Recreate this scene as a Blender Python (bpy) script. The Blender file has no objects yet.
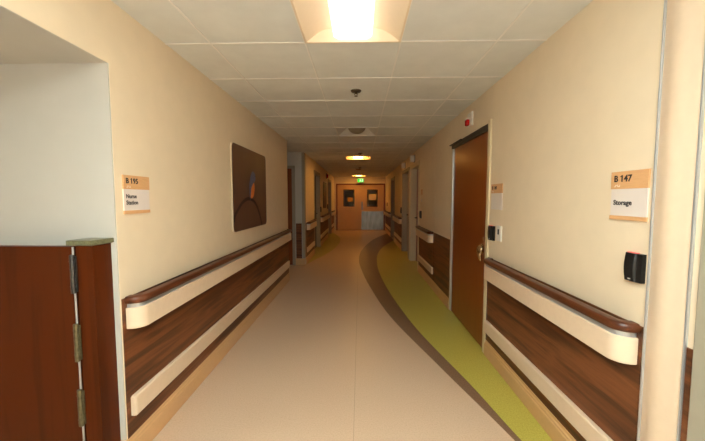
import bpy, bmesh, math, random
from mathutils import Vector, Matrix
random.seed(7)
S = bpy.context.scene
COL = S.collection
PI = math.pi

# ------------------------------------------------------------------ measures (metres)
XL, XL2, XR = -1.238, -1.18, 1.155      # corridor wall faces: left near, left far, right
HC = 2.402                              # ceiling height
YEND = 14.5                             # far double door wall
YB = -3.6                               # end of the built corridor behind the camera
CAMZ = 1.423

# ------------------------------------------------------------------ materials
def lin(c):
    def f(v):
        v /= 255.0
        return v / 12.92 if v <= 0.04045 else ((v + 0.055) / 1.055) ** 2.4
    return (f(c[0]), f(c[1]), f(c[2]), 1.0)

def new_mat(name):
    m = bpy.data.materials.new(name); m.use_nodes = True
    nt = m.node_tree
    return m, nt, nt.nodes['Principled BSDF']

def plain(name, col, rough=0.5, metal=0.0, spec=0.5, noise=0.06, scale=30.0, bump=0.0, stretch=(1, 1, 1)):
    m, nt, b = new_mat(name)
    b.inputs['Roughness'].default_value = rough
    b.inputs['Metallic'].default_value = metal
    b.inputs['Specular IOR Level'].default_value = spec
    g = nt.nodes.new('ShaderNodeNewGeometry')
    mp = nt.nodes.new('ShaderNodeMapping'); mp.inputs['Scale'].default_value = stretch
    n = nt.nodes.new('ShaderNodeTexNoise'); n.inputs['Scale'].default_value = scale; n.inputs['Detail'].default_value = 4
    r = nt.nodes.new('ShaderNodeValToRGB')
    c = lin(col)
    r.color_ramp.elements[0].position = 0.3; r.color_ramp.elements[1].position = 0.7
    r.color_ramp.elements[0].color = tuple(v * (1 - noise) for v in c[:3]) + (1,)
    r.color_ramp.elements[1].color = tuple(min(1, v * (1 + noise)) for v in c[:3]) + (1,)
    L = nt.links.new
    L(g.outputs['Position'], mp.inputs['Vector']); L(mp.outputs['Vector'], n.inputs['Vector'])
    L(n.outputs['Fac'], r.inputs['Fac']); L(r.outputs['Color'], b.inputs['Base Color'])
    if bump:
        bp = nt.nodes.new('ShaderNodeBump'); bp.inputs['Strength'].default_value = bump; bp.inputs['Distance'].default_value = 0.002
        L(n.outputs['Fac'], bp.inputs['Height']); L(bp.outputs['Normal'], b.inputs['Normal'])
    return m

def wood(name, stops, scale=(1.0, 1.0, 1.0), rough=0.35, spec=0.5, detail=5, dist=0.6, nscale=1.0):
    m, nt, b = new_mat(name)
    b.inputs['Roughness'].default_value = rough; b.inputs['Specular IOR Level'].default_value = spec
    g = nt.nodes.new('ShaderNodeNewGeometry')
    mp = nt.nodes.new('ShaderNodeMapping'); mp.inputs['Scale'].default_value = scale
    n = nt.nodes.new('ShaderNodeTexNoise'); n.inputs['Scale'].default_value = nscale
    n.inputs['Detail'].default_value = detail; n.inputs['Distortion'].default_value = dist
    r = nt.nodes.new('ShaderNodeValToRGB')
    while len(r.color_ramp.elements) < len(stops): r.color_ramp.elements.new(0.5)
    for e, (p, c) in zip(r.color_ramp.elements, stops): e.position = p; e.color = lin(c)
    L = nt.links.new
    L(g.outputs['Position'], mp.inputs['Vector']); L(mp.outputs['Vector'], n.inputs['Vector'])
    L(n.outputs['Fac'], r.inputs['Fac']); L(r.outputs['Color'], b.inputs['Base Color'])
    return m

def glow(name, col, strength):
    m, nt, b = new_mat(name)
    b.inputs['Base Color'].default_value = tuple(v*.35 for v in lin(col)[:3]) + (1,); b.inputs['Specular IOR Level'].default_value = .2
    b.inputs['Emission Color'].default_value = lin(col); b.inputs['Emission Strength'].default_value = strength
    return m

def floor_mat(name, base, dark, light, rough):
    """sheet vinyl with fine flecks"""
    m, nt, b = new_mat(name)
    L = nt.links.new
    b.inputs['Roughness'].default_value = rough; b.inputs['Specular IOR Level'].default_value = 0.45
    g = nt.nodes.new('ShaderNodeNewGeometry')
    n1 = nt.nodes.new('ShaderNodeTexNoise'); n1.inputs['Scale'].default_value = 110; n1.inputs['Detail'].default_value = 3
    n2 = nt.nodes.new('ShaderNodeTexVoronoi'); n2.inputs['Scale'].default_value = 45
    r1 = nt.nodes.new('ShaderNodeValToRGB')
    e = r1.color_ramp.elements
    e[0].position = 0.35; e[0].color = lin(dark); e[1].position = 0.68; e[1].color = lin(light)
    k = e.new(0.5); k.color = lin(base)
    r2 = nt.nodes.new('ShaderNodeValToRGB')
    r2.color_ramp.elements[0].position = 0.05; r2.color_ramp.elements[0].color = (0.82, 0.80, 0.77, 1)
    r2.color_ramp.elements[1].position = 0.13; r2.color_ramp.elements[1].color = (1, 1, 1, 1)
    mx = nt.nodes.new('ShaderNodeMix'); mx.data_type = 'RGBA'; mx.blend_type = 'MULTIPLY'; mx.inputs['Factor'].default_value = 1
    L(g.outputs['Position'], n1.inputs['Vector']); L(g.outputs['Position'], n2.inputs['Vector'])
    L(n1.outputs['Fac'], r1.inputs['Fac']); L(n2.outputs['Distance'], r2.inputs['Fac'])
    L(r1.outputs['Color'], mx.inputs['A']); L(r2.outputs['Color'], mx.inputs['B'])
    L(mx.outputs['Result'], b.inputs['Base Color'])
    return m

M = {}
M['wall'] = plain('beige_wall_paint', (231, 212, 182), 0.6, spec=0.3, noise=0.02, scale=9)
M['white'] = plain('off_white_wall_paint', (190, 185, 175), 0.6, spec=0.3, noise=0.015, scale=9)
M['tile'] = plain('ceiling_tile', (222, 223, 218), 0.75, spec=0.2, noise=0.035, scale=7, bump=0.05)
M['bowl'] = plain('tan_diffuser_bowl', (158, 142, 116), 0.6, noise=0.02)
M['tbar'] = plain('ceiling_grid_metal', (234, 231, 224), 0.4, noise=0.02)
M['floor'] = floor_mat('beige_vinyl_floor', (206, 178, 150), (200, 172, 144), (211, 183, 155), 0.32)
M['green'] = floor_mat('olive_green_vinyl', (184, 170, 76), (174, 160, 68), (194, 180, 86), 0.32)
M['band'] = floor_mat('brown_vinyl_band', (124, 94, 70), (112, 84, 62), (136, 105, 80), 0.32)
M['seam'] = plain('floor_seam', (172, 146, 122), 0.5, noise=0.02)
M['base'] = plain('tan_rubber_base', (204, 162, 114), 0.42, noise=0.02)
M['bumper'] = plain('cream_vinyl_bumper', (221, 197, 168), 0.45, noise=0.02)
M['alu'] = plain('brushed_aluminium', (196, 198, 200), 0.32, metal=0.7, noise=0.04, scale=20, stretch=(40, 1, 40))
M['steel'] = plain('stainless_steel', (150, 146, 138), 0.34, metal=1.0, noise=0.25, scale=3.5, stretch=(2.5, 2.5, 0.5))  # tall tonal streaks in the colour imitate reflections on the kick plate
M['darksteel'] = plain('dark_steel', (84, 82, 80), 0.36, metal=0.85, noise=0.25, scale=70)
M['oldsteel'] = plain('tarnished_steel', (110, 102, 76), 0.4, metal=0.75, noise=0.25, scale=60)
M['nickel'] = plain('satin_nickel', (206, 190, 154), 0.25, metal=1.0, noise=0.06)
M['greyframe'] = plain('grey_painted_frame', (154, 145, 126), 0.45, noise=0.02)
M['creamframe'] = plain('cream_painted_frame', (214, 196, 158), 0.4, noise=0.02)
M['redframe'] = plain('red_brown_frame', (120, 44, 26), 0.42, noise=0.05)
M['bronze'] = plain('dark_bronze', (66, 56, 42), 0.42, metal=0.5, noise=0.1)
M['panel'] = wood('walnut_vinyl_panel', [(0.30, (60, 33, 18)), (0.45, (94, 54, 29)), (0.58, (122, 73, 41)), (0.72, (82, 46, 25))], (9, 0.55, 9), 0.42, 0.3, nscale=2.2, dist=0.5)
M['panelx'] = wood('walnut_vinyl_panel_end', [(0.30, (60, 33, 18)), (0.45, (94, 54, 29)), (0.58, (122, 73, 41)), (0.72, (82, 46, 25))], (0.55, 9, 9), 0.42, 0.3, nscale=2.2, dist=0.5)
M['cap'] = wood('walnut_handrail', [(0.35, (66, 31, 14)), (0.55, (92, 47, 23)), (0.7, (74, 36, 17))], (22, 0.8, 22), 0.34, 0.35, nscale=1.6)
M['door'] = wood('cherry_door_veneer', [(0.3, (122, 58, 18)), (0.5, (132, 66, 22)), (0.7, (126, 61, 19))], (14, 14, 0.9), 0.3, 0.5, nscale=1.5)
M['gate'] = wood('mahogany_gate_veneer', [(0.3, (64, 24, 3)), (0.5, (78, 31, 5)), (0.7, (78, 31, 5))], (11, 11, 0.7), 0.45, 0.12, nscale=1.5)
M['leaf'] = plain('tan_door_paint', (200, 156, 102), 0.42, noise=0.03, scale=5)
M['stone'] = plain('olive_stone', (100, 98, 72), 0.3, noise=0.35, scale=120)
M['black'] = plain('black_plastic', (20, 19, 18), 0.4, noise=0.05)
M['whiteplastic'] = plain('white_plastic', (226, 220, 208), 0.4, noise=0.02)
M['red'] = plain('red_lens', (176, 18, 16), 0.2, noise=0.1)
M['led'] = glow('red_led', (255, 110, 100), .45)
M['signwood'] = wood('sign_maple', [(0.3, (208, 158, 108)), (0.5, (216, 166, 116)), (0.7, (204, 152, 102))], (6, 6, 60), 0.4, 0.3, nscale=1.5)
M['signpaper'] = plain('sign_insert', (226, 214, 204), 0.35, noise=0.01)
M['ink'] = plain('black_ink', (24, 22, 22), 0.6, noise=0.0)
M['braille'] = plain('white_raised_dots', (250, 240, 225), 0.4, noise=0.0)
M['reflector'] = plain('white_reflector', (236, 218, 190), 0.45, noise=0.01)
M['lens1'] = glow('lamp_lens_near', (255, 238, 218), 1.75)
M['lens2'] = glow('lamp_lens_far', (255, 186, 92), 13)
M['exit'] = glow('exit_green', (10, 205, 60), .75)
M['exitmark'] = glow('exit_mark', (215, 255, 215), .6)
M['wire'] = plain('dark_wire_print', (22, 18, 16), 0.5, noise=0.1)
M['print'] = plain('brown_photo_print', (92, 64, 50), 0.4, noise=0.16, scale=1.6, spec=0.3)
M['printedge'] = plain('canvas_edge', (196, 178, 150), 0.6, noise=0.02)
M['print2'] = plain('dark_photo_print', (62, 40, 28), 0.4, noise=0.3, scale=4)
M['birdorange'] = plain('bird_orange', (196, 108, 44), 0.6, noise=0.15, scale=60)
M['birdblue'] = plain('bird_slate', (88, 96, 124), 0.6, noise=0.15, scale=60)
M['paper'] = plain('cream_paper', (236, 206, 160), 0.6, noise=0.02)
M['orangepaper'] = plain('amber_paper', (204, 146, 52), 0.6, noise=0.05)
M['sprinkler'] = plain('dull_brass', (96, 84, 66), 0.35, metal=0.9, noise=0.1)
m, nt, b = new_mat('clear_glass')
b.inputs['Base Color'].default_value = (0.85, 0.85, 0.8, 1); b.inputs['Transmission Weight'].default_value = 1.0
b.inputs['Roughness'].default_value = 0.02; b.inputs['IOR'].default_value = 1.25
M['glass'] = m

# ------------------------------------------------------------------ mesh builder
class MB:
    def __init__(s): s.bm = bmesh.new()
    def box(s, x0, x1, y0, y1, z0, z1, mi=0):
        x0, x1 = sorted((x0, x1)); y0, y1 = sorted((y0, y1)); z0, z1 = sorted((z0, z1))
        v = [s.bm.verts.new(p) for p in ((x0,y0,z0),(x1,y0,z0),(x1,y1,z0),(x0,y1,z0),(x0,y0,z1),(x1,y0,z1),(x1,y1,z1),(x0,y1,z1))]
        for f in ((3,2,1,0),(4,5,6,7),(0,1,5,4),(1,2,6,5),(2,3,7,6),(3,0,4,7)):
            s.bm.faces.new([v[i] for i in f]).material_index = mi
        return s
    def poly(s, pts, mi=0):
        f = s.bm.faces.new([s.bm.verts.new(p) for p in pts]); f.material_index = mi; return s
    def prism(s, pts, d, mi=0):
        """closed outline pts extruded along vector d"""
        a = [s.bm.verts.new(p) for p in pts]; d = Vector(d)
        c = [s.bm.verts.new(Vector(p) + d) for p in pts]
        n = len(a)
        fs = [s.bm.faces.new(a), s.bm.faces.new(list(reversed(c)))]
        for i in range(n): fs.append(s.bm.faces.new((a[i], c[i], c[(i+1) % n], a[(i+1) % n])))
        for f in fs: f.material_index = mi
        return s
    def sweep(s, rings, mi=0, caps=True):
        vs = [[s.bm.verts.new(p) for p in r] for r in rings]
        n = len(vs[0])
        for a, c in zip(vs, vs[1:]):
            for i in range(n):
                s.bm.faces.new((a[i], a[(i+1) % n], c[(i+1) % n], c[i])).material_index = mi
        if caps:
            s.bm.faces.new(list(reversed(vs[0]))).material_index = mi; s.bm.faces.new(vs[-1]).material_index = mi
        return s
    def lathe(s, prof, c, axis, seg=24, mi=0):
        """profile of (radius, height) turned round an axis through c"""
        ax = Vector(axis).normalized()
        u = ax.orthogonal().normalized(); w = ax.cross(u)
        rings = []
        for (r, h) in prof:
            rings.append([Vector(c) + ax*h + (u*math.cos(2*PI*k/seg) + w*math.sin(2*PI*k/seg))*max(r, 1e-5) for k in range(seg)])
        return s.sweep(rings, mi)
    def tube(s, pts, r, seg=8, mi=0):
        pts = [Vector(p) for p in pts]; rings = []
        rr = r if isinstance(r, (list, tuple)) else [r]*len(pts)
        u = None
        for i, p in enumerate(pts):
            t = (pts[min(i+1, len(pts)-1)] - pts[max(i-1, 0)]).normalized()
            u = t.orthogonal().normalized() if u is None else (u - t*u.dot(t)).normalized()
            w = t.cross(u)
            rings.append([p + (u*math.cos(2*PI*k/seg) + w*math.sin(2*PI*k/seg))*rr[i] for k in range(seg)])
        return s.sweep(rings, mi)
    def build(s, name, mat, parent=None, bevel=0.0, smooth=False, segs=2):
        bmesh.ops.recalc_face_normals(s.bm, faces=s.bm.faces[:])
        vs = s.bm.verts
        if parent is None:
            xs = [v.co.x for v in vs]; ys = [v.co.y for v in vs]; zs = [v.co.z for v in vs]
            o0 = Vector(((min(xs)+max(xs))/2, (min(ys)+max(ys))/2, min(zs)))
        else: o0 = origin(parent)
        for v in vs: v.co -= o0
        me = bpy.data.meshes.new(name); s.bm.to_mesh(me); s.bm.free()
        for mm in (mat if isinstance(mat, (list, tuple)) else [mat]): me.materials.append(M[mm])
        o = bpy.data.objects.new(name, me); COL.objects.link(o)
        if parent is None: o.location = o0
        else: o.parent = parent
        if smooth:
            for p in me.polygons: p.use_smooth = True
            md = o.modifiers.new('split', 'EDGE_SPLIT'); md.split_angle = math.radians(40)
        if bevel:
            md = o.modifiers.new('bevel', 'BEVEL'); md.width = bevel; md.segments = segs; md.limit_method = 'ANGLE'
        return o

def origin(o):
    p = Vector((0, 0, 0))
    while o: p += o.location; o = o.parent
    return p

def thing(name, label, cat, loc, group=None):
    o = bpy.data.objects.new(name, None); COL.objects.link(o); o.location = loc; o.empty_display_size = 0.1
    return tag(o, label, cat, group)
def tag(o, label, cat, group=None):
    o['label'] = label; o['category'] = cat
    if group: o['group'] = group
    return o
def struct(o, label=None, cat=None):
    o['kind'] = 'structure'
    if label: o['label'] = label; o['category'] = cat
    return o

FONT = None
def text_mesh(body, size, place, name, mat, parent, bold=0.0):
    """raised lettering as a mesh; place maps (u right, v up, w out) to the world"""
    cu = bpy.data.curves.new('lettering', 'FONT'); cu.body = body; cu.size = size; cu.extrude = 0.0006; cu.offset = bold; cu.resolution_u = 3
    cu.space_character = 1.03
    ob = bpy.data.objects.new('lettering', cu); COL.objects.link(ob)
    dg = bpy.context.evaluated_depsgraph_get()
    me = bpy.data.meshes.new_from_object(ob.evaluated_get(dg))
    bpy.data.objects.remove(ob); bpy.data.curves.remove(cu)
    o0 = origin(parent)
    for v in me.vertices: v.co = Vector(place(*v.co)) - o0
    me.name = name; me.materials.clear(); me.materials.append(M[mat])
    o = bpy.data.objects.new(name, me); COL.objects.link(o); o.parent = parent
    return o

# ================================================================== SETTING
# ---- floor: beige sheet vinyl with an inlaid olive sweep edged in brown, and a smaller sweep on the left
def spline(pts, n=10):
    out = []
    P = [pts[0]] + list(pts) + [pts[-1]]
    for i in range(1, len(P)-2):
        a, b_, c, d = (Vector(q) for q in P[i-1:i+3])
        for k in range(n):
            t = k/n
            out.append(0.5*((2*b_) + (c-a)*t + (2*a-5*b_+4*c-d)*t*t + (3*b_-a-3*c+d)*t**3))
    out.append(Vector(pts[-1])); return out
outer = spline([(1.16, 0.75), (1.04, 1.25), (0.916, 1.822), (0.682, 2.652), (0.375, 3.80), (0.19, 4.95), (0.06, 6.1), (-0.018, 7.4), (0.06, 8.9), (0.40, 10.9), (0.80, 12.3), (1.16, 13.3)])
inner = spline([(1.16, 1.05), (1.07, 1.42), (0.957, 1.823), (0.85, 2.405), (0.645, 3.344), (0.535, 4.1), (0.442, 5.0), (0.385, 6.0), (0.38, 7.0), (0.47, 8.3), (0.72, 9.6), (1.16, 11.0)])
f = MB()
f.poly([(-3.4, YB-.2, 0), (1.5, YB-.2, 0), (1.5, 18, 0), (-3.4, 18, 0)], 0)
n = len(outer)
for i in range(n-1):          # brown band as quads between the two curves
    a, b_, c, d = outer[i], outer[i+1], inner[i+1], inner[i]
    f.poly([(a.x, a.y, .0006), (d.x, d.y, .0006), (c.x, c.y, .0006), (b_.x, b_.y, .0006)], 2)
    f.poly([(d.x, d.y, .0006), (1.34, d.y, .0006), (1.34, c.y, .0006), (c.x, c.y, .0006)], 1)
lg = spline([(-1.3, 6.85), (-1.18, 6.85), (-1.02, 7.55), (-0.87, 8.2), (-0.72, 9.2), (-0.66, 10.4), (-0.74, 11.7), (-0.98, 12.9), (-1.3, 13.9)])
f.poly([(p.x, p.y, .0006) for p in lg], 1)
f.box(-0.037, -0.034, YB, 6.7, 0, .0006, 3)
f.box(-1.24, -0.2, 7.2, 7.203, 0, .0005, 3)
struct(f.build('floor', ['floor', 'green', 'band', 'seam']), 'beige vinyl corridor floor with olive sweep edged in brown', 'floor')

# ---- ceiling: 0.6 m lay-in tiles on a fine grid, open where fixtures are recessed
GX0, GY0, T = -0.346, 2.088, 0.6
FIX = [(-0.346, 0.888, 0.6, 1.2), (-0.346, 7.488, 0.6, 0.6), (-0.346, 13.488, 0.6, 0.6), (-0.346, -5.7, 0.6, 1.2), (-0.346, -3.312, 0.6, 1.2)]
DIFF = [(-0.346, 4.488), (-0.346, 10.488)]
def in_hole(x, y):
    for (a, b_, w, l) in FIX:
        if a < x < a+w and b_ < y < b_+l: return True
    return any(a < x < a+T and b_ < y < b_+T for a, b_ in DIFF)
c = MB()
xs = [GX0 + T*k for k in range(-4, 4)]; ys = [GY0 + T*k for k in range(-10, 22)]
for x in xs:
    for y in ys:
        if x + T < -1.40 and not (4.9 < y + .3 < 7.3): continue
        if y > YEND + .1 or y + T < YB - .1 or in_hole(x + .3, y + .3): continue
        x1, y1 = min(x + T, 1.3), min(y + T, YEND + .1)
        if y1 - y < .02 or x1 - x < .02: continue
        c.box(x+.0035, x1-.0035, y+.0035, y1-.0035, HC + .004 + random.uniform(0, .001), HC+.020, 0)
    c.box(x-.0055, x+.0055, YB, YEND, HC+.0012, HC+.02, 1)
for y in ys:
    if YB < y < YEND: c.box(-2.6 if 5.3 < y < 7 else -1.36, 1.28, y-.0065, y+.0065, HC+.0004, HC+.02, 1)
struct(c.build('ceiling', ['tile', 'tbar']), 'suspended ceiling of square off-white tiles', 'ceiling')
s_ = MB(); s_.box(-2.7, 1.4, YB, YEND+.1, HC+.16, HC+.2); s_.box(-1.6, -1.58, 7, YEND, HC, HC+.2)
struct(s_.build('ceiling_slab', 'white'), 'concrete slab above the hung ceiling', 'ceiling')

# ---- walls
def wall_run(name, face, out, y0, y1, openings, mat='wall', thick=0.2, top=HC+.05, label=''):
    """wall with its corridor face at x=face, body on side out(+1/-1), openings = (ya, yb, height)"""
    w = MB(); y = y0
    for (a, b_, h) in openings:
        w.box(face, face+out*thick, y, a, 0, top); w.box(face, face+out*thick, a, b_, h, top); y = b_
    w.box(face, face+out*thick, y, y1, 0, top)
    return struct(w.build(name, mat), label, 'wall')

D1 = (2.945, 4.035, 2.065)                  # flush storage door on the right
DA, DB, DC_ = (6.32, 7.38, 2.11), (7.60, 8.72, 2.11), (10.75, 11.85, 2.11)
wall_run('wall_right', XR, 1, 1.09, YEND, [D1, DA, DB, DC_], label='beige corridor wall on the right')
wall_run('wall_right_near', XR, 1, YB, 1.09, [(-0.02, 0.98, 2.1)], label='beige corridor wall beside the camera on the right')
DL1, DL2 = (8.30, 9.42, 2.11), (11.95, 13.1, 2.11)
wall_run('wall_left_far', XL2, -1, 6.94, YEND, [DL1, DL2], label='beige corridor wall on the left past the alcove')
w = MB(); w.box(XL, XL-.14, 1.602, 5.50, 0, HC+.05); w.box(XL, XL-.14, YB, 1.602, 2.09, HC+.05)
struct(w.build('wall_left', 'wall'), 'beige corridor wall on the left with the bird picture', 'wall')
w = MB(); w.box(-1.24, -3.3, 1.60, 1.72, 0, 2.10); w.box(-3.3, -3.4, YB, 1.72, 0, 2.10); w.box(-3.4, -1.24, YB-.1, YB, 0, 2.1)
struct(w.build('wall_niche', 'white'), 'off-white side wall of the nurse station opening', 'wall')
w = MB(); w.box(-3.4, XL-.141, YB, 1.601, 2.09, 2.14); w.box(XL-.141, XL-.004, YB, 1.599, 2.088, 2.0899)
struct(w.build('ceiling_soffit', 'white'), 'off-white soffit over the nurse station opening', 'ceiling')
w = MB(); w.box(-2.6, XL2, 6.82, 6.94, 0, HC+.05); w.box(-2.6, -2.7, 5.4, 6.94, 0, HC+.05); w.box(-2.7, XL-.14, 5.36, 5.50, 0, HC+.05)
struct(w.build('wall_alcove', 'white'), 'pale end wall of the left side alcove', 'wall')
w = MB(); w.box(-1.5, -1.03, YEND, YEND+.15, 0, HC+.05); w.box(1.09, 1.5, YEND, YEND+.15, 0, HC+.05); w.box(-1.03, 1.09, YEND, YEND+.15, 2.07, HC+.05)
struct(w.build('wall_end', 'wall'), 'far corridor wall around the double doors', 'wall')
w = MB(); w.box(-1.3, 1.3, YB-.12, YB, 0, HC+.05)
struct(w.build('wall_back', 'wall'), 'corridor wall behind the camera', 'wall')
w = MB(); w.box(-1.4, -1.3, YEND+.15, 18, 0, HC); w.box(1.3, 1.4, YEND+.15, 18, 0, HC); w.box(-1.4, 1.4, 18, 18.1, 0, HC); w.box(-1.4, 1.4, YEND+.15, 18.1, HC, HC+.05)
struct(w.build('wall_beyond', 'wall'), 'dim corridor walls beyond the double doors', 'wall')

# ---- baseboards (two-stepped tan rubber)
NB = [0]
def baseboard(face, out, y0, y1, side):
    prof = [(0, 0), (.016, 0), (.016, .098), (.012, .104), (.012, .118), (.007, .124), (.007, .142), (0, .146)]
    b_ = MB().prism([(face - out*d, y0, z) for d, z in prof], (0, y1-y0, 0))
    NB[0] += 1
    return struct(b_.build('baseboard_%s_%d' % (side, NB[0]), 'base'), 'tan baseboard on the %s wall' % side, 'baseboard')
baseboard(XL, -1, 1.585, 5.50, 'left')
baseboard(XR, 1, 1.30, 2.885, 'right'); baseboard(XR, 1, 4.10, 6.25, 'right')
baseboard(XR, 1, 8.80, 10.68, 'right'); baseboard(XR, 1, 11.93, YEND, 'right')
baseboard(XL2, -1, 6.93, 8.22, 'left'); baseboard(XL2, -1, 9.50, 11.87, 'left'); baseboard(XL2, -1, 13.2, YEND, 'left')
b_ = MB().box(-1.375, XL2+.016, 6.804, 6.82, 0, .145)
struct(b_.build('baseboard_alcove', 'base'), 'tan baseboard on the alcove end wall', 'baseboard')

# ---- walnut vinyl wainscot sheets
NT = [0]
def wainscot(face, out, y0, y1, lab, top=.902):
    NT[0] += 1
    o = MB().box(face, face-out*.005, y0, y1, .14, top).build('trim_%d' % NT[0], 'panel')
    return struct(o, lab, 'wall panel')
wainscot(XL, -1, 1.606, 5.50, 'walnut wall panel behind the long left handrail')
wainscot(XR, 1, 1.302, 2.885, 'walnut wall panel behind the nearest right handrail')
wainscot(XR, 1, 4.085, 4.985, 'walnut wall panel with no handrail past the cherry door')
wainscot(XR, 1, 5.0, 6.25, 'walnut wall panel behind the short right handrail')
wainscot(XR, 1, 8.80, 10.68, 'walnut wall panel on the far right between grey doors')
wainscot(XR, 1, 11.93, YEND, 'walnut wall panel on the right next to the double doors')
wainscot(XL2, -1, 7.00, 8.22, 'walnut wall panel on the left just past the alcove')
wainscot(XL2, -1, 9.50, 11.87, 'walnut wall panel on the left between far doors')
wainscot(XL2, -1, 13.2, YEND, 'walnut wall panel on the left next to the double doors')
wainscot(XR, 1, 1.091, 1.124, 'walnut wall panel sliver at the right picture edge')
NT[0] += 1
struct(MB().box(-1.365, -1.235, 6.815, 6.82, .145, .90).build('trim_%d' % NT[0], 'panelx'), 'walnut panel on the alcove end wall', 'wall panel')
NT[0] += 1
struct(MB().box(XR, XR-.0025, 4.978, 4.992, .15, HC).build('trim_%d' % NT[0], 'wall'), 'thin vertical wall joint past the cherry door', 'wall joint')
NT[0] += 1   # pale metal edge strip along the near end of the long left panel
struct(MB().box(XL, XL+.003, 1.60, 1.605, .146, 2.088).build('trim_%d' % NT[0], 'wall'), 'narrow edge strip at the nurse station corner', 'edge strip')
NT[0] += 1   # white corner strip below
struct(MB().box(XL-.10, XL+.001, 1.592, 1.6, .146, 2.088).build('trim_%d' % NT[0], 'white'), 'white corner strip at the nurse station opening', 'corner strip')
b_ = MB().box(-1.262, XL+.016, 1.572, 1.6, 0, .145)
struct(b_.build('baseboard_niche', 'base'), 'tan baseboard return at the nurse station corner', 'baseboard')

# ---- doors and frames
def recessed_door(idx, face, out, op, lab, leafmat, rec=0.13, frame='greyframe', lever_far=True, group=None):
    a, b_, h = op
    root = thing('door_%d' % idx, lab, 'door', (face + out*rec, (a+b_)/2, 0)); root['kind'] = 'structure'
    fr = MB()
    for (p, q) in ((a-.055, a+.02), (b_-.02, b_+.055)):
        fr.box(face-out*.014, face, p, q, 0, h+.055)
    fr.box(face-out*.014, face, a-.055, b_+.055, h-.02, h+.055)
    for (p, q) in ((a, a+.02), (b_-.02, b_)):
        fr.box(face, face+out*.19, p, q, 0, h)
    fr.box(face, face+out*.19, a, b_, h-.02, h)
    fr.build('door_frame', frame, root, bevel=.004)
    x0 = face + out*rec
    MB().box(x0, x0+out*.045, a+.022, b_-.022, .008, h-.022).build('door_leaf', leafmat, root, bevel=.003)
    yh = (b_-.10) if lever_far else (a+.10)
    d = -1 if lever_far else 1
    hb = MB().lathe([(.026, 0), (.026, .008), (.012, .012), (.010, .05)], (x0, yh, 1.0), (-out, 0, 0), 14)
    hb.tube([(x0-out*.048, yh, 1.0), (x0-out*.05, yh+d*.06, 1.0), (x0-out*.048, yh+d*.12, .995)], .009, 8)
    hb.build('door_handle', 'darksteel', root, smooth=True)
    hg = MB()
    for z in (.22, 1.05, 1.85):
        yy = (a+.024) if lever_far else (b_-.024)
        hg.tube([(x0-out*.006, yy, z-.05), (x0-out*.006, yy, z+.05)], .008, 8)
    hg.build('hinge', 'oldsteel', root)
    return root

recessed_door(2, XR, 1, DA, 'recessed door in cream frame just past the short right handrail', 'door', .135, 'creamframe')
recessed_door(3, XR, 1, DB, 'second recessed grey frame door along the right wall', 'door', .135, 'greyframe')
recessed_door(4, XR, 1, DC_, 'grey frame door on the right nearest the double doors', 'greyframe', .135, 'greyframe')
recessed_door(5, XL2, -1, DL1, 'grey frame door on the left past the alcove', 'bronze', .10, 'greyframe')
recessed_door(6, XL2, -1, DL2, 'grey frame door on the left nearest the double doors', 'greyframe', .10, 'greyframe')

# near right door beside the camera (only its frame edge shows)
root = thing('door_7', 'grey door frame at the right edge of the picture', 'door', (XR+.1, .48, 0)); root['kind'] = 'structure'
fr = MB()
fr.box(XR-.022, XR+.19, .98, 1.088, 0, 2.20); fr.box(XR-.022, XR+.19, -.13, -.02, 0, 2.20); fr.box(XR-.022, XR+.19, -.02, .98, 2.1, 2.20)
fr.build('door_frame', 'greyframe', root, bevel=.004)
MB().box(XR+.10, XR+.145, -.016, .976, .008, 2.096).build('door_leaf', 'door', root, bevel=.003)
MB().lathe([(.026, 0), (.026, .008), (.012, .012), (.010, .05)], (XR+.10, .88, 1.0), (-1, 0, 0), 14).tube([(XR+.052, .88, 1.0), (XR+.05, .76, .995)], .009).build('door_handle', 'nickel', root, smooth=True)

# flush cherry storage door
a, b_, h = D1
root = thing('door_1', 'cherry wood door with lever plate between handrail and brown panel', 'door', (XR, (a+b_)/2, 0)); root['kind'] = 'structure'
fr = MB()
fr.box(XR-.014, XR+.10, a-.06, a-.004, 0, h+.055); fr.box(XR-.010, XR+.10, b_+.012, b_+.05, 0, h+.02)
fr.box(XR+.03, XR+.12, a-.02, b_+.02, h, h+.05)
fr.build('door_frame', 'creamframe', root, bevel=.003)
hd = MB().box(XR-.012, XR+.05, a-.004, b_+.05, h-.028, h+.03); hd.box(XR-.03, XR-.012, b_-.35, b_+.09, h+.018, h+.03)
hd.build('head_rail', 'bronze', root, bevel=.002)
lf = MB().box(XR+.002, XR+.046, a, b_, .012, h-.03).build('door_leaf', 'door', root, bevel=.003)
hg = MB().tube([(XR-.004, b_+.008, .012), (XR-.004, b_+.008, h-.03)], .008, 10)
hg.box(XR-.001, XR+.004, b_-.032, b_+.04, .012, h-.03)
for k in range(26):
    z = .05 + k*.077
    hg.tube([(XR-.004, b_+.008, z), (XR-.004, b_+.008, z+.006)], .0096, 10)
hg.build('continuous_hinge', 'alu', root)
# lever set: round rose, drooping shield lever
hb = MB().lathe([(.001, .0), (.044, .0), (.045, .010), (.036, .018), (.020, .022), (.018, .05), (.001, .052)], (XR+.002, 3.035, .955), (-1, 0, 0), 24)
hb.build('handle_rose', 'nickel', root, smooth=True)
lv = MB()
rings = []
for t, w_, d_ in ((0, .020, .010), (.1, .036, .016), (.25, .045, .020), (.45, .042, .019), (.65, .032, .016), (.85, .021, .012), (.97, .014, .009), (1.0, .006, .004)):
    cy, cz, cx = 2.985 + .035*t - .045*t*t, .995 - .15*t, XR - .034 - .012*math.sin(PI*t)
    rings.append([(cx + d_*math.cos(2*PI*k/16), cy + 1.15*w_*math.sin(2*PI*k/16), cz) for k in range(16)])
lv.sweep(rings).build('lever', 'nickel', root, smooth=True)
MB().box(XR+.002, XR-.004, 3.0, 3.022, 1.035, 1.065).build('latch_plate', 'nickel', root, bevel=.002)

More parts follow.
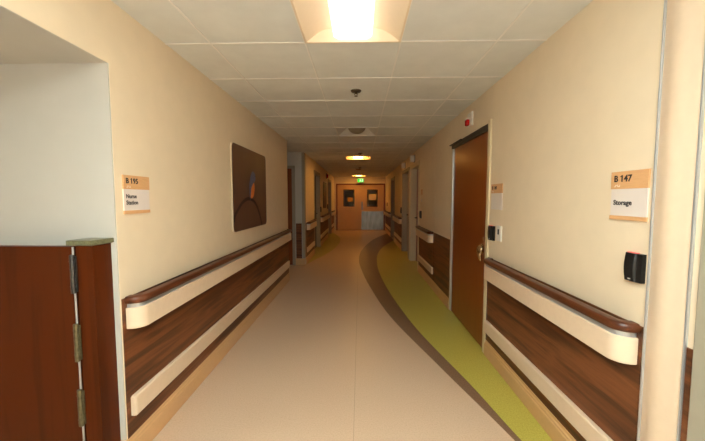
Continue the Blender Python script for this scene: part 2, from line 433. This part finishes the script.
# alcove door (plane faces the camera)
root = thing('door_8', 'brown wood door in grey frame inside the left alcove', 'door', (-1.92, 6.79, 0)); root['kind'] = 'structure'
fr = MB().box(-1.44, -1.375, 6.79, 6.82, 0, 2.12); fr.box(-2.47, -2.40, 6.79, 6.82, 0, 2.12); fr.box(-2.47, -1.375, 6.79, 6.82, 2.06, 2.12)
fr.build('door_frame', 'greyframe', root, bevel=.003)
MB().box(-2.40, -1.44, 6.80, 6.82, .008, 2.06).build('door_leaf', 'door', root, bevel=.002)
MB().lathe([(.026, 0), (.026, .008), (.012, .012), (.010, .05)], (-2.32, 6.80, 1.0), (0, -1, 0), 14).tube([(-2.32, 6.752, 1.0), (-2.20, 6.75, .995)], .009).build('door_handle', 'nickel', root, smooth=True)

# far double doors
root = thing('door_9', 'tan double doors with two windows in a red-brown frame', 'double door', (.03, YEND, 0)); root['kind'] = 'structure'
fr = MB().box(-1.065, -1.015, YEND-.03, YEND+.1, 0, 2.105); fr.box(1.075, 1.125, YEND-.03, YEND+.1, 0, 2.105); fr.box(-1.015, 1.075, YEND-.03, YEND+.1, 2.055, 2.105)
fr.build('door_frame', 'redframe', root, bevel=.004)
def leaf(x0, x1, wx0, wx1):
    d = MB(); y0, y1 = YEND, YEND+.045
    d.box(x0, wx0, y0, y1, .01, 2.05); d.box(wx1, x1, y0, y1, .01, 2.05); d.box(wx0, wx1, y0, y1, .01, 1.10); d.box(wx0, wx1, y0, y1, 1.82, 2.05)
    o = d.build('door_leaf', 'leaf', root)
    w_ = MB()
    for q in ((wx0-.02, wx0+.008, 1.08, 1.84), (wx1-.008, wx1+.02, 1.08, 1.84), (wx0+.008, wx1-.008, 1.08, 1.108), (wx0+.008, wx1-.008, 1.812, 1.84)):
        w_.box(q[0], q[1], y0-.008, y0, q[2], q[3])
    w_.build('vision_frame', 'bronze', o)
    MB().box(wx0, wx1, y0+.016, y0+.022, 1.10, 1.82).build('window_pane', 'glass', o)
    return o
l1 = leaf(-1.012, .050, -.715, -.264); l2 = leaf(.056, 1.072, .342, .771)
k = MB().box(.075, 1.06, YEND-.003, YEND, .03, .865).build('kick_plate', 'steel', l2)
k['label'] = 'stainless steel armour plate'
ph = MB().box(.066, .135, YEND-.004, YEND, .93, 1.30)
ph.tube([(.10, YEND-.004, .97), (.10, YEND-.05, .985), (.10, YEND-.055, 1.11), (.10, YEND-.05, 1.235), (.10, YEND-.004, 1.25)], .011)
ph.build('pull_handle', 'steel', l2)
st = MB().box(.046, .060, YEND-.012, YEND, .01, 2.05).build('astragal', 'leaf', l1)

tag(MB().box(-.55, -.32, YEND+.010, YEND+.0155, 1.30, 1.48).build('paper_notice', 'orangepaper'), 'small amber paper notice in the left double door window', 'paper notice')
tag(MB().box(.40, .745, YEND+.010, YEND+.0155, 1.37, 1.64).build('paper_notice', 'paper'), 'cream paper notice in the right double door window', 'paper notice')

# ================================================================== HANDRAILS AND CRASH RAILS
def rail_path(face, out, y0, y1, r, off, n0=True, n1=True, d=0.0):
    """plan points of the offset curve: returns to the wall with rounded corners"""
    X = face - out*(off + d); pts = []
    wallx = face - out*.007
    q = 8
    if n0:
        pts.append((wallx, y0 - d)); 
        cx, cy = face - out*(off - r), y0 + r
        for k in range(q+1):
            t = PI/2*k/q
            pts.append((cx - out*(r+d)*math.sin(t), cy - (r+d)*math.cos(t)))
    else: pts.append((X, y0))
    if n1:
        cx, cy = face - out*(off - r), y1 - r
        for k in range(q+1):
            t = PI/2*k/q
            pts.append((cx - out*(r+d)*math.cos(t), cy + (r+d)*math.sin(t)))
        pts.append((wallx, y1 + d))
    else: pts.append((X, y1))
    return pts

def swept_rail(face, out, y0, y1, prof, off, r):
    paths = [rail_path(face, out, y0, y1, r, off, d=dd) for dd, z in prof]
    rings = [[(p[i][0], p[i][1], prof[j][1]) for j, p in enumerate(paths)] for i in range(len(paths[0]))]
    return MB().sweep(rings)

def handrail(face, out, y0, y1, lab, grp=None):
    root = thing('handrail', lab, 'handrail', (face, (y0+y1)/2, .73), grp)
    off, r = .086, .07
    z0, z1 = .735, .850
    prof = [(-.018, z0+.003), (-.004, z0), (0, z0+.004), (0, z1-.004), (-.004, z1), (-.018, z1-.003)]
    swept_rail(face, out, y0, y1, prof, off, r).build('bumper_band', 'bumper', root, smooth=True)
    prof = [(-.030, z1-.02), (-.010, z1-.02), (-.010, z1+.022), (-.030, z1+.022)]
    swept_rail(face, out, y0, y1, prof, off, r).build('metal_retainer', 'alu', root)
    zc, hh = z1+.040, .020
    prof = []
    for k in range(9):
        t = -PI/2 + PI*k/8
        prof.append((-.006 + .014*math.cos(t)*1.0, zc + hh*math.sin(t)))
    prof += [(-.040, zc+hh), (-.046, zc+hh-.006), (-.046, zc-hh+.006), (-.040, zc-hh)]
    swept_rail(face, out, y0, y1, prof, off, r).build('grip_rail', 'cap', root, smooth=True)
    n_ = max(2, int((y1-y0)/.9)+1)
    for k in range(n_):
        y = y0+.22 + (y1-y0-.44)*k/(n_-1)
        MB().box(face-out*.006, face-out*(off-.02), y-.03, y+.03, z0+.02, z1+.005).build('bracket', 'darksteel', root)
    return root

def crash_rail(face, out, y0, y1, z0, z1, lab, grp=None):
    root = thing('crash_rail', lab, 'crash rail', (face, (y0+y1)/2, z0), grp)
    th = .026; f0 = face - out*.0052
    prof = [(0, z0+.002), (th*.75, z0), (th, z0+.008), (th, z1-.008), (th*.75, z1), (0, z1-.002)]
    MB().prism([(f0-out*d, y0+.012, z) for d, z in prof], (0, y1-y0-.024, 0)).build('bumper_cover', 'bumper', root)
    for (p, q, s1) in ((y0+.012, y0, 0), (y1-.012, y1, 1)):
        sc = [(0, 1), (.004, 1)]
        a_ = [(f0-out*d, p, z) for d, z in prof]; b2 = [(f0-out*d*.72, q, z0+.006+(z-z0)*(z1-z0-.012)/(z1-z0)) for d, z in prof]
        MB().sweep([a_, b2]).build('end_cap', 'bumper', root)
    return root

handrail(XL, -1, 1.628, 5.42, 'long handrail on the left wall under the bird picture', 'corridor handrails')
crash_rail(XL, -1, 1.635, 5.47, .246, .362, 'cream crash rail low under the long left handrail', 'low crash rails')
handrail(XR, 1, 1.314, 2.81, 'handrail on the right wall nearest the viewer', 'corridor handrails')
crash_rail(XR, 1, 1.32, 2.875, .222, .332, 'cream crash rail low under the nearest right handrail', 'low crash rails')
handrail(XR, 1, 5.02, 6.20, 'short handrail on the right past the plain brown panel', 'corridor handrails')
crash_rail(XR, 1, 5.02, 6.22, .235, .345, 'cream crash rail under the short right handrail', 'low crash rails')
handrail(XR, 1, 8.85, 10.60, 'far right handrail between the grey frame doors', 'corridor handrails')
crash_rail(XR, 1, 8.85, 10.60, .235, .345, 'cream crash rail on the far right between grey frame doors', 'low crash rails')
handrail(XR, 1, 12.0, 14.35, 'handrail on the right wall next to the double doors', 'corridor handrails')
crash_rail(XR, 1, 12.0, 14.35, .235, .345, 'cream crash rail on the right next to the double doors', 'low crash rails')
handrail(XL2, -1, 7.05, 8.18, 'short left handrail just past the alcove', 'corridor handrails')
crash_rail(XL2, -1, 7.05, 8.18, .235, .345, 'cream crash rail on the left just past the alcove', 'low crash rails')
handrail(XL2, -1, 9.55, 11.82, 'left handrail under the dark picture between far doors', 'corridor handrails')
crash_rail(XL2, -1, 9.55, 11.82, .235, .345, 'cream crash rail on the left between far doors', 'low crash rails')
handrail(XL2, -1, 13.25, 14.4, 'left handrail next to the double doors', 'corridor handrails')
crash_rail(XL2, -1, 13.25, 14.4, .235, .345, 'cream crash rail on the left next to the double doors', 'low crash rails')

# ================================================================== CORNER GUARD AND JOINT COVER
root = thing('corner_guard', 'grey corner guard where the left alcove meets the corridor', 'corner guard', (XL2, 6.82, .146))
MB().prism([(XL2+.004, 6.98, .146), (XL2+.004, 6.816, .146), (XL2-.055, 6.816, .146), (XL2-.055, 6.82, .146), (XL2, 6.82, .146), (XL2, 6.98, .146)], (0, 0, HC-.146)).build('guard_cover', 'greyframe', root, bevel=.002)
MB().box(XL2-.06, XL2-.055, 6.814, 6.82, .146, HC).build('edge_strip', 'alu', root)

root = thing('joint_cover', 'wide cream joint cover with two metal edges on right wall', 'joint cover', (XR, 1.21, 0))
pr = [(XR, 1.284, 0)]
for k in range(13):
    t = k/12; y = 1.284 - .152*t
    pr.append((XR - .003 - .008*math.sin(PI*t)**.6 - .006*(.5 - .5*math.cos(2*PI*min(1, t*1.25))), y, 0))
pr.append((XR, 1.132, 0))
MB().prism(pr, (0, 0, HC)).build('vinyl_infill', 'bumper', root, smooth=True)
for y in (1.284, 1.126):
    o = MB().box(XR, XR-.011, y, y+.006, 0, HC).build('edge_strip', 'alu', root, bevel=.0015)
    o['label'] = 'thin aluminium edge'

# ================================================================== GATE AT THE NURSE STATION
root = thing('gate_post', 'mahogany gate post with olive stone cap at nurse station', 'post', (-1.32, 1.54, 0))
MB().box(-1.345, -1.264, 1.478, 1.5995, 0, 1.200).build('post_body', 'gate', root, bevel=.002)
cp = MB().prism([(-1.385, 1.470, 1.203), (-1.262, 1.470, 1.203), (-1.246, 1.592, 1.203), (-1.385, 1.592, 1.203)], (0, 0, .024)).build('post_cap', 'stone', root, bevel=.003)
cp['label'] = 'olive stone cap'
gate = thing('swing_gate', 'mahogany half-height swing gate left of its hinged post', 'gate', (-1.86, 1.50, 0))
MB().box(-2.35, -1.366, 1.483, 1.523, .06, 1.196).build('gate_panel', 'gate', gate, bevel=.002)
MB().tube([(-1.355, 1.474, .06), (-1.355, 1.474, 1.196)], .0045, 10).build('hinge_rod', 'alu', gate, smooth=True)
for zc in (1.068, .735, .41):
    hm = MB().box(-1.372, -1.338, 1.468, 1.4745, zc-.085, zc+.085)
    hm.tube([(-1.355, 1.466, zc-.092), (-1.355, 1.466, zc+.092)], .0105, 10)
    for z in (zc-.06, zc+.06):
        for x in (-1.367, -1.343): hm.lathe([(.004, 0), (.004, .004), (.001, .006)], (x, 1.4685, z), (0, -1, 0), 8)
    hm.build('hinge', 'darksteel' if zc > 1 else 'oldsteel', gate, bevel=.001)

# ================================================================== SIGNS, READERS, SWITCHES
def wall_place(face, out, y_left, z0):
    """u runs to the viewer's right along the wall, v up, w out of the wall"""
    sgn = 1 if out < 0 else -1      # left wall: right = +y ; right wall: right = -y
    return lambda u, v, w: (face - out*w, y_left + sgn*u, z0 + v)

def wbox(mb, P, u0, u1, v0, v1, w0, w1):
    p, q = P(u0, v0, w0), P(u1, v1, w1)
    return mb.box(p[0], q[0], p[1], q[1], p[2], q[2])

def room_sign(face, out, y_left, z0, w, h, number, lines, lab, foot=True, txt=.023, ntxt=.029):
    P = wall_place(face, out, y_left, z0)
    root = thing('room_sign', lab, 'sign', P(w/2, 0, 0), 'room number signs')
    hb = h*.36
    wbox(MB(), P, 0, w, h-hb, h, 0, .008).build('number_plate', 'signwood', root, bevel=.001)
    wbox(MB(), P, .003, w-.003, (.018 if foot else 0), h-hb, 0, .006).build('name_insert', 'signpaper', root)
    if foot: wbox(MB(), P, 0, w, 0, .018, 0, .008).build('foot_strip', 'signwood', root, bevel=.001)
    if number:
        text_mesh(number, ntxt*1.35, lambda u, v, q: P(.018+u, h-hb*.58+v, .0085+q), 'room_number', 'ink', root, .0011)
        probe = bpy.data.curves.new('probe', 'FONT'); probe.body = number[:3]; probe.size = ntxt*1.35; probe.space_character = 1.03
        po = bpy.data.objects.new('probe', probe); COL.objects.link(po); bpy.context.view_layer.update()
        xr_ = max(c[0] for c in po.bound_box); ch = max(c[1] for c in po.bound_box)
        bpy.data.objects.remove(po); bpy.data.curves.remove(probe)
        fx, fy = .018 + xr_ - .0048, h - hb*.58
        MB().prism([P(fx-.0065, fy+ch*.72, .0085), P(fx-.0065, fy+ch*.84, .0085), P(fx, fy+ch, .0085), P(fx+.001, fy+ch, .0085), P(fx+.001, fy+ch*.82, .0085)], (-out*.0006, 0, 0)).build('numeral_flag', 'ink', root)
        br = MB()
        for k in range(6):
            for j in range(2):
                if (k*3+j*2) % 4: wbox(br, P, .022+k*.0055, .0245+k*.0055, h-hb*.80-j*.006, h-hb*.80-j*.006+.0028, .008, .0092)
        br.build('braille_dots', 'braille', root)
    for k, s in enumerate(lines):
        text_mesh(s, txt*1.35, lambda u, v, q, k=k: P(.018+u, h-hb-(.070 if len(lines) == 1 else .048)-k*.034+v, .0065+q), 'room_name', 'ink', root, .0007)
    return root
room_sign(XL, -1, 1.652, 1.343, .208, .206, 'B 195', ['Nurse', 'Station'], 'left wall room sign reading B 195 Nurse Station')
room_sign(XR, 1, 1.503, 1.331, .192, .212, 'B 147', ['Storage'], 'right wall room sign reading B 147 Storage')
room_sign(XR, 1, 2.845, 1.333, .215, .215, 'B 148', [], 'room sign with blank white insert beside the cherry door', foot=False)
MINI = [(XR, 1, 6.10, 1.50, 'small maple room sign on the right above the short handrail'), (XL2, -1, 9.62, 1.46, 'small maple room sign on the left past a grey frame')]
for (fc, ou, y, z, lab) in MINI:
    P = wall_place(fc, ou, y, z)
    root = thing('room_sign', lab, 'sign', P(.05, -.13, 0), 'room number signs')
    wbox(MB(), P, 0, .12, 0, .10, 0, .008).build('number_plate', 'signwood', root)
    wbox(MB(), P, .02, .10, -.13, -.08, 0, .006).build('name_insert', 'signpaper', root)

def card_reader(face, out, y_left, z0, w, h, lab):
    P = wall_place(face, out, y_left, z0)
    root = thing('card_reader', lab, 'card reader', P(w/2, 0, 0), 'black card readers')
    b_ = MB(); rings = []
    for k in range(9):
        t = k/8; v = h*t; bul = .024 + .006*math.sin(PI*t)
        rings.append([P(0, v, -.002), P(0, v, .014), P(w*.10, v, bul), P(w*.66, v, bul), P(w*.72, v, .020), P(w, v, .018), P(w, v, -.002)])
    b_.sweep(rings).build('reader_case', 'black', root)
    wbox(MB(), P, w*.12, w*.66, h, h+.003, .004, .020).build('status_light', 'led', root)
    wbox(MB(), P, w*.34, w*.50, h*.07, h*.105, .0262, .0275).build('maker_mark', 'whiteplastic', root)
    return root
card_reader(XR, 1, 1.388, 1.080, .080, .118, 'black card reader under the B 147 Storage sign')
card_reader(XR, 1, 2.855, 1.065, .10, .125, 'black card reader beside the cherry door')
card_reader(XR, 1, 6.13, 1.06, .10, .14, 'black card reader on the right above the short handrail')
card_reader(XR, 1, 9.0, 1.02, .10, .17, 'black card reader on the far right wall between grey doors')
card_reader(XL2, -1, 9.55, 1.03, .12, .16, 'black card reader left of the dark picture')
card_reader(XL2, -1, 11.60, 1.06, .12, .17, 'black card reader right of the dark picture')
card_reader(XR, 1, 13.55, 1.12, .10, .15, 'black card reader on the right next to the double doors')

P = wall_place(XR, 1, 2.71, 1.075)
root = thing('wall_switch', 'slim white wall switch beside the cherry door reader', 'switch', P(.045, 0, 0))
wbox(MB(), P, 0, .088, 0, .125, 0, .012).build('switch_plate', 'whiteplastic', root, bevel=.002)
wbox(MB(), P, .030, .058, .055, .098, .012, .0145).build('key_slot', 'darksteel', root, bevel=.001)

# corridor call light with red lens, above the cherry door
P = wall_place(XR, 1, 3.50, 2.175)
root = thing('alarm_light', 'white wall unit with red lens above the cherry door', 'alarm light', P(.07, 0, 0))
wbox(MB(), P, 0, .135, 0, .14, -.002, .018).build('back_plate', 'whiteplastic', root, bevel=.004)
wbox(MB(), P, .03, .085, .008, .072, .018, .055).build('red_lens', 'red', root, bevel=.010)
wbox(MB(), P, .028, .087, .073, .082, .018, .057).build('lens_collar', 'whiteplastic', root, bevel=.002)
P = wall_place(XL2, -1, 11.25, 2.13)
root = thing('alarm_light', 'small dark red alarm light high on the far left wall', 'alarm light', P(.07, 0, 0))
wbox(MB(), P, 0, .13, 0, .18, -.002, .02).build('back_plate', 'bronze', root)
wbox(MB(), P, .02, .11, .02, .15, .02, .07).build('red_lens', 'red', root, bevel=.008)

for (y, lab) in ((6.95, 'white call light box above the cream frame recessed door'), (8.36, 'white call light box above the second recessed door')):
    P = wall_place(XR, 1, y, 2.19)
    root = thing('call_light', lab, 'call light', P(.06, 0, 0), 'call lights above the right doors')
    wbox(MB(), P, 0, .13, 0, .155, 0, .012).build('back_plate', 'greyframe', root, bevel=.002)
    wbox(MB(), P, .012, .118, .012, .143, .012, .095).build('light_cover', 'whiteplastic', root, bevel=.008)

# ================================================================== PICTURES
def rounded(u0, u1, v0, v1, r, n=6):
    pts = []
    for (cx, cy, a0) in ((u1-r, v1-r, 0), (u0+r, v1-r, 90), (u0+r, v0+r, 180), (u1-r, v0+r, 270)):
        for k in range(n+1):
            t = math.radians(a0 + 90*k/n); pts.append((cx + r*math.cos(t), cy + r*math.sin(t)))
    return pts
YP = 3.062
P = wall_place(XL, -1, YP, 1.095)
pic = thing('wall_picture', 'large square photo of a bird on a curved wire', 'picture', P(.54, 0, 0))
W_, H_ = 1.10, .872
MB().prism([P(u, v, .003) for u, v in rounded(0, W_, 0, H_, .055)], (.016, 0, 0)).build('backing_board', 'printedge', pic)
pr = MB().prism([P(u, v, .019) for u, v in rounded(.004, W_-.004, .004, H_-.004, .052)], (.002, 0, 0)).build('photo_print', 'print', pic)
wp = [(3.046, 1.20), (3.10, 1.255), (3.18, 1.313), (3.292, 1.376), (3.41, 1.415), (3.52, 1.425), (3.63, 1.41), (3.724, 1.372), (3.80, 1.315), (3.86, 1.25), (3.92, 1.17), (3.955, 1.105)]
wp = spline([(max(y, YP+.006), z) for y, z in wp], 4)
wr = MB()
for p, q in zip(wp, wp[1:]):
    t = (q-p).normalized(); nrm = Vector((-t.y, t.x))*.019
    e = t*.003
    pts = [p-e+nrm, p-e-nrm, q+e-nrm, q+e+nrm]
    wr.prism([(XL+.021, max(a.x, YP+.004), a.y) for a in pts], (.0006, 0, 0))
wr.build('wire_print', 'wire', pr)
def blob(pts, n=6):
    return spline(list(pts)+[pts[0]], n)[:-1]
bd = blob([(3.60, 1.64), (3.66, 1.63), (3.70, 1.56), (3.68, 1.48), (3.62, 1.432), (3.565, 1.44), (3.55, 1.52), (3.56, 1.60)])
MB().prism([(XL+.021, p.x, p.y) for p in bd], (.0012, 0, 0)).build('bird_breast', 'birdorange', pr)
hd_ = blob([(3.575, 1.68), (3.63, 1.73), (3.70, 1.722), (3.74, 1.685), (3.725, 1.635), (3.66, 1.60), (3.60, 1.55), (3.56, 1.45), (3.545, 1.40), (3.53, 1.46), (3.52, 1.56), (3.55, 1.64)])
MB().prism([(XL+.0222, p.x, p.y) for p in hd_], (.0008, 0, 0)).build('bird_back', 'birdblue', pr)
MB().prism([(XL+.0222, 3.715, 1.695), (XL+.0222, 3.77, 1.684), (XL+.0222, 3.715, 1.678)], (.0008, 0, 0)).build('bird_beak', 'wire', pr)

P = wall_place(XL2, -1, 10.25, 1.12)
p2 = thing('wall_picture', 'dark upright picture on the far left wall', 'picture', P(.45, 0, 0))
wbox(MB(), P, 0, .92, 0, .85, .002, .022).build('picture_frame', 'bronze', p2, bevel=.003)
wbox(MB(), P, .03, .89, .03, .82, .022, .024).build('photo_print', 'print2', p2)

# ================================================================== CEILING FIXTURES
def troffer(x, y, w, l, lens, lab):
    root = thing('ceiling_light', lab, 'ceiling light', (x+w/2, y+l/2, HC), 'recessed ceiling lights')
    fr = MB()
    for q in ((x, x+.012, y, y+l), (x+w-.012, x+w, y, y+l), (x, x+w, y, y+.012), (x, x+w, y+l-.012, y+l)):
        fr.box(q[0], q[1], q[2], q[3], HC-.002, HC+.006)
    fr.build('rim', 'reflector', root)
    cx = x + w/2; hl = .125
    for s in (-1, 1):
        a_ = []
        for k in range(9):
            t = k/8
            a_.append((cx + s*((w/2-.008) + (hl-(w/2-.008))*t), y+.01, HC + .085*math.sin(t*PI/2)))
        back = [(px, py, pz+.006) for px, py, pz in reversed(a_)]
        MB().prism(a_+back, (0, l-.02, 0)).build('reflector', 'reflector', root, smooth=True)
    for yy in (y+.006, y+l-.010):
        MB().box(x+.006, x+w-.006, yy, yy+.004, HC, HC+.105).build('end_plate', 'reflector', root)
    MB().box(x+.006, x+w-.006, y+.006, y+l-.006, HC+.100, HC+.105).build('housing_top', 'reflector', root)
    pr = [(cx+hl*math.cos(t), y+.014, HC+.012+.074*(1-math.sin(t))) for t in [PI*k/14 for k in range(15)]]
    pr = [(cx-hl, y+.014, HC+.085), (cx-hl+.006, y+.014, HC+.03), (cx-hl+.035, y+.014, HC+.014), (cx+hl-.035, y+.014, HC+.014), (cx+hl-.006, y+.014, HC+.03), (cx+hl, y+.014, HC+.085)]
    MB().prism(pr, (0, l-.028, 0)).build('lens', lens, root)
    return root
troffer(*FIX[0], 'lens1', 'bright rectangular ceiling light nearest the viewer')
troffer(*FIX[1], 'lens2', 'square warm ceiling light halfway down the corridor')
troffer(*FIX[2], 'lens2', 'warm ceiling light right before the double doors')
troffer(*FIX[4], 'lens1', 'rectangular ceiling light behind the camera')

for (x, y), lab in zip(DIFF, ('square air diffuser with round plaque nearest the viewer', 'square air diffuser with round plaque beyond the square light')):
    root = thing('air_diffuser', lab, 'air diffuser', (x+.3, y+.3, HC), 'square air diffusers')
    A = [(x+.006, y+.006), (x+.594, y+.006), (x+.594, y+.594), (x+.006, y+.594)]
    B = [(x+.17, y+.17), (x+.43, y+.17), (x+.43, y+.43), (x+.17, y+.43)]
    d = MB()
    for i in range(4):
        j = (i+1) % 4
        d.poly([(*A[i], HC), (*A[j], HC), (*B[j], HC+.10), (*B[i], HC+.10)])
    d.poly([(*q, HC+.10) for q in B])
    for q in ((x, x+.018, y, y+.6), (x+.582, x+.6, y, y+.6), (x, x+.6, y, y+.018), (x, x+.6, y+.582, y+.6)):
        d.box(q[0], q[1], q[2], q[3], HC-.004, HC+.004)
    d.build('cone', 'whiteplastic', root)
    bowl = [(.13*math.sin(PI/2*k/8) + .001, -.028 + .10*(1-math.cos(PI/2*k/8))) for k in range(9)] + [(.13, .098), (.001, .098)]
    MB().lathe(bowl, (x+.3, y+.3, HC), (0, 0, 1), 32).build('plaque', 'bowl', root, smooth=True)

for (x, y, lab) in ((-.037, 2.996, 'pendant sprinkler head nearest the viewer'), (.01, 7.0, 'small sprinkler head before the square ceiling light'), (.0, 10.2, 'small sprinkler head beyond the square ceiling light')):
    root = thing('sprinkler', lab, 'sprinkler', (x, y, HC-.05), 'ceiling sprinklers')
    MB().lathe([(.001, .006), (.048, .006), (.048, 0), (.044, -.008), (.020, -.012), (.001, -.012)], (x, y, HC), (0, 0, 1), 20).build('escutcheon', 'sprinkler', root, smooth=True)
    sp = MB().lathe([(.010, -.010), (.010, -.022), (.005, -.028), (.001, -.028)], (x, y, HC), (0, 0, 1), 12)
    for s in (-1, 1): sp.tube([(x+s*.009, y, HC-.018), (x+s*.015, y, HC-.03), (x+s*.004, y, HC-.044)], .0025, 6)
    sp.lathe([(.001, -.045), (.016, -.045), (.016, -.047), (.001, -.047)], (x, y, HC), (0, 0, 1), 16)
    sp.build('sprinkler_head', 'sprinkler', root)

sk = thing('ceiling_speaker', 'round flush ceiling speaker past the first diffuser', 'speaker', (-.03, 6.45, HC-.01))
MB().lathe([(.001, -.006), (.14, -.006), (.155, -.004), (.165, 0), (.001, 0)], (-.03, 6.45, HC), (0, 0, 1), 32).build('grille', 'whiteplastic', sk, smooth=True)

# exit sign above the double doors
ex = thing('exit_sign', 'small lit green exit sign above the double doors', 'exit sign', (.03, 14.2, 2.14))
MB().box(-.11, .17, 14.26, 14.30, 2.145, 2.325).build('sign_housing', 'whiteplastic', ex, bevel=.004)
MB().box(-.105, .165, 14.254, 14.26, 2.155, 2.315).build('lit_face', 'exit', ex)
MB().tube([(.03, 14.28, 2.33), (.03, 14.28, HC)], .012, 8).build('stem', 'whiteplastic', ex)
mk = MB().box(.085, .135, 14.2525, 14.254, 2.175, 2.295)
mk.prism([(-.02, 14.2525, 2.18), (.0, 14.2525, 2.18), (.03, 14.2525, 2.215), (.05, 14.2525, 2.185), (.066, 14.2525, 2.19), (.045, 14.2525, 2.235), (.03, 14.2525, 2.26), (.065, 14.2525, 2.25), (.06, 14.2525, 2.265), (.0, 14.2525, 2.27), (-.03, 14.2525, 2.24), (.005, 14.2525, 2.245), (.005, 14.2525, 2.215)], (0, .0015, 0))
mk.lathe([(.001, 0), (.013, 0), (.013, .0015), (.001, .0015)], (.025, 14.2525, 2.288), (0, 1, 0), 12)
mk.build('running_mark', 'exitmark', ex)

# ================================================================== LIGHT, WORLD, CAMERA
def area(name, loc, sx, sy, power, col, rot=(0, 0, 0)):
    l = bpy.data.lights.new(name, 'AREA'); l.shape = 'RECTANGLE'; l.size = sx; l.size_y = sy; l.energy = power; l.color = col
    o = bpy.data.objects.new(name, l); COL.objects.link(o); o.location = loc; o.rotation_euler = rot
    return o
def point(name, loc, rad, power, col):
    l = bpy.data.lights.new(name, 'POINT'); l.shadow_soft_size = rad; l.energy = power; l.color = col
    o = bpy.data.objects.new(name, l); COL.objects.link(o); o.location = loc
    return o
point('camera_flash', (0, -.08, CAMZ+.22), .09, 42, (.87, 1.0, 1.03))
l = bpy.data.lights.new('bounce_flash', 'SPOT'); l.energy = 900; l.color = (.87, 1.0, 1.03); l.spot_size = math.radians(120); l.spot_blend = 1.0; l.shadow_soft_size = .06
o = bpy.data.objects.new('bounce_flash', l); COL.objects.link(o); o.location = (0, -.08, CAMZ+.25); o.rotation_euler = (PI + math.radians(28), 0, 0)

wd = bpy.data.worlds.new('world'); S.world = wd; wd.use_nodes = True
wd.node_tree.nodes['Background'].inputs['Color'].default_value = (1, .8, .6, 1)
wd.node_tree.nodes['Background'].inputs['Strength'].default_value = 0.0

cam = bpy.data.cameras.new('camera'); cam.sensor_width = 36; cam.sensor_fit = 'HORIZONTAL'
cam.lens = 321.3/705*36; cam.clip_start = .05
co = bpy.data.objects.new('camera', cam); COL.objects.link(co)
co.location = (0, 0, CAMZ); co.rotation_mode = 'XYZ'
co.rotation_euler = (PI/2 - .0672, 0, .0229)
S.camera = co

S.view_settings.view_transform = 'Standard'; S.view_settings.look = 'None'
S.view_settings.exposure = 0.60; S.view_settings.gamma = 1.0
S.view_settings.use_curve_mapping = False
S.cycles.max_bounces = 12; S.cycles.diffuse_bounces = 6; S.cycles.glossy_bounces = 4
S.cycles.use_denoising = True
S.cycles.sample_clamp_indirect = 10
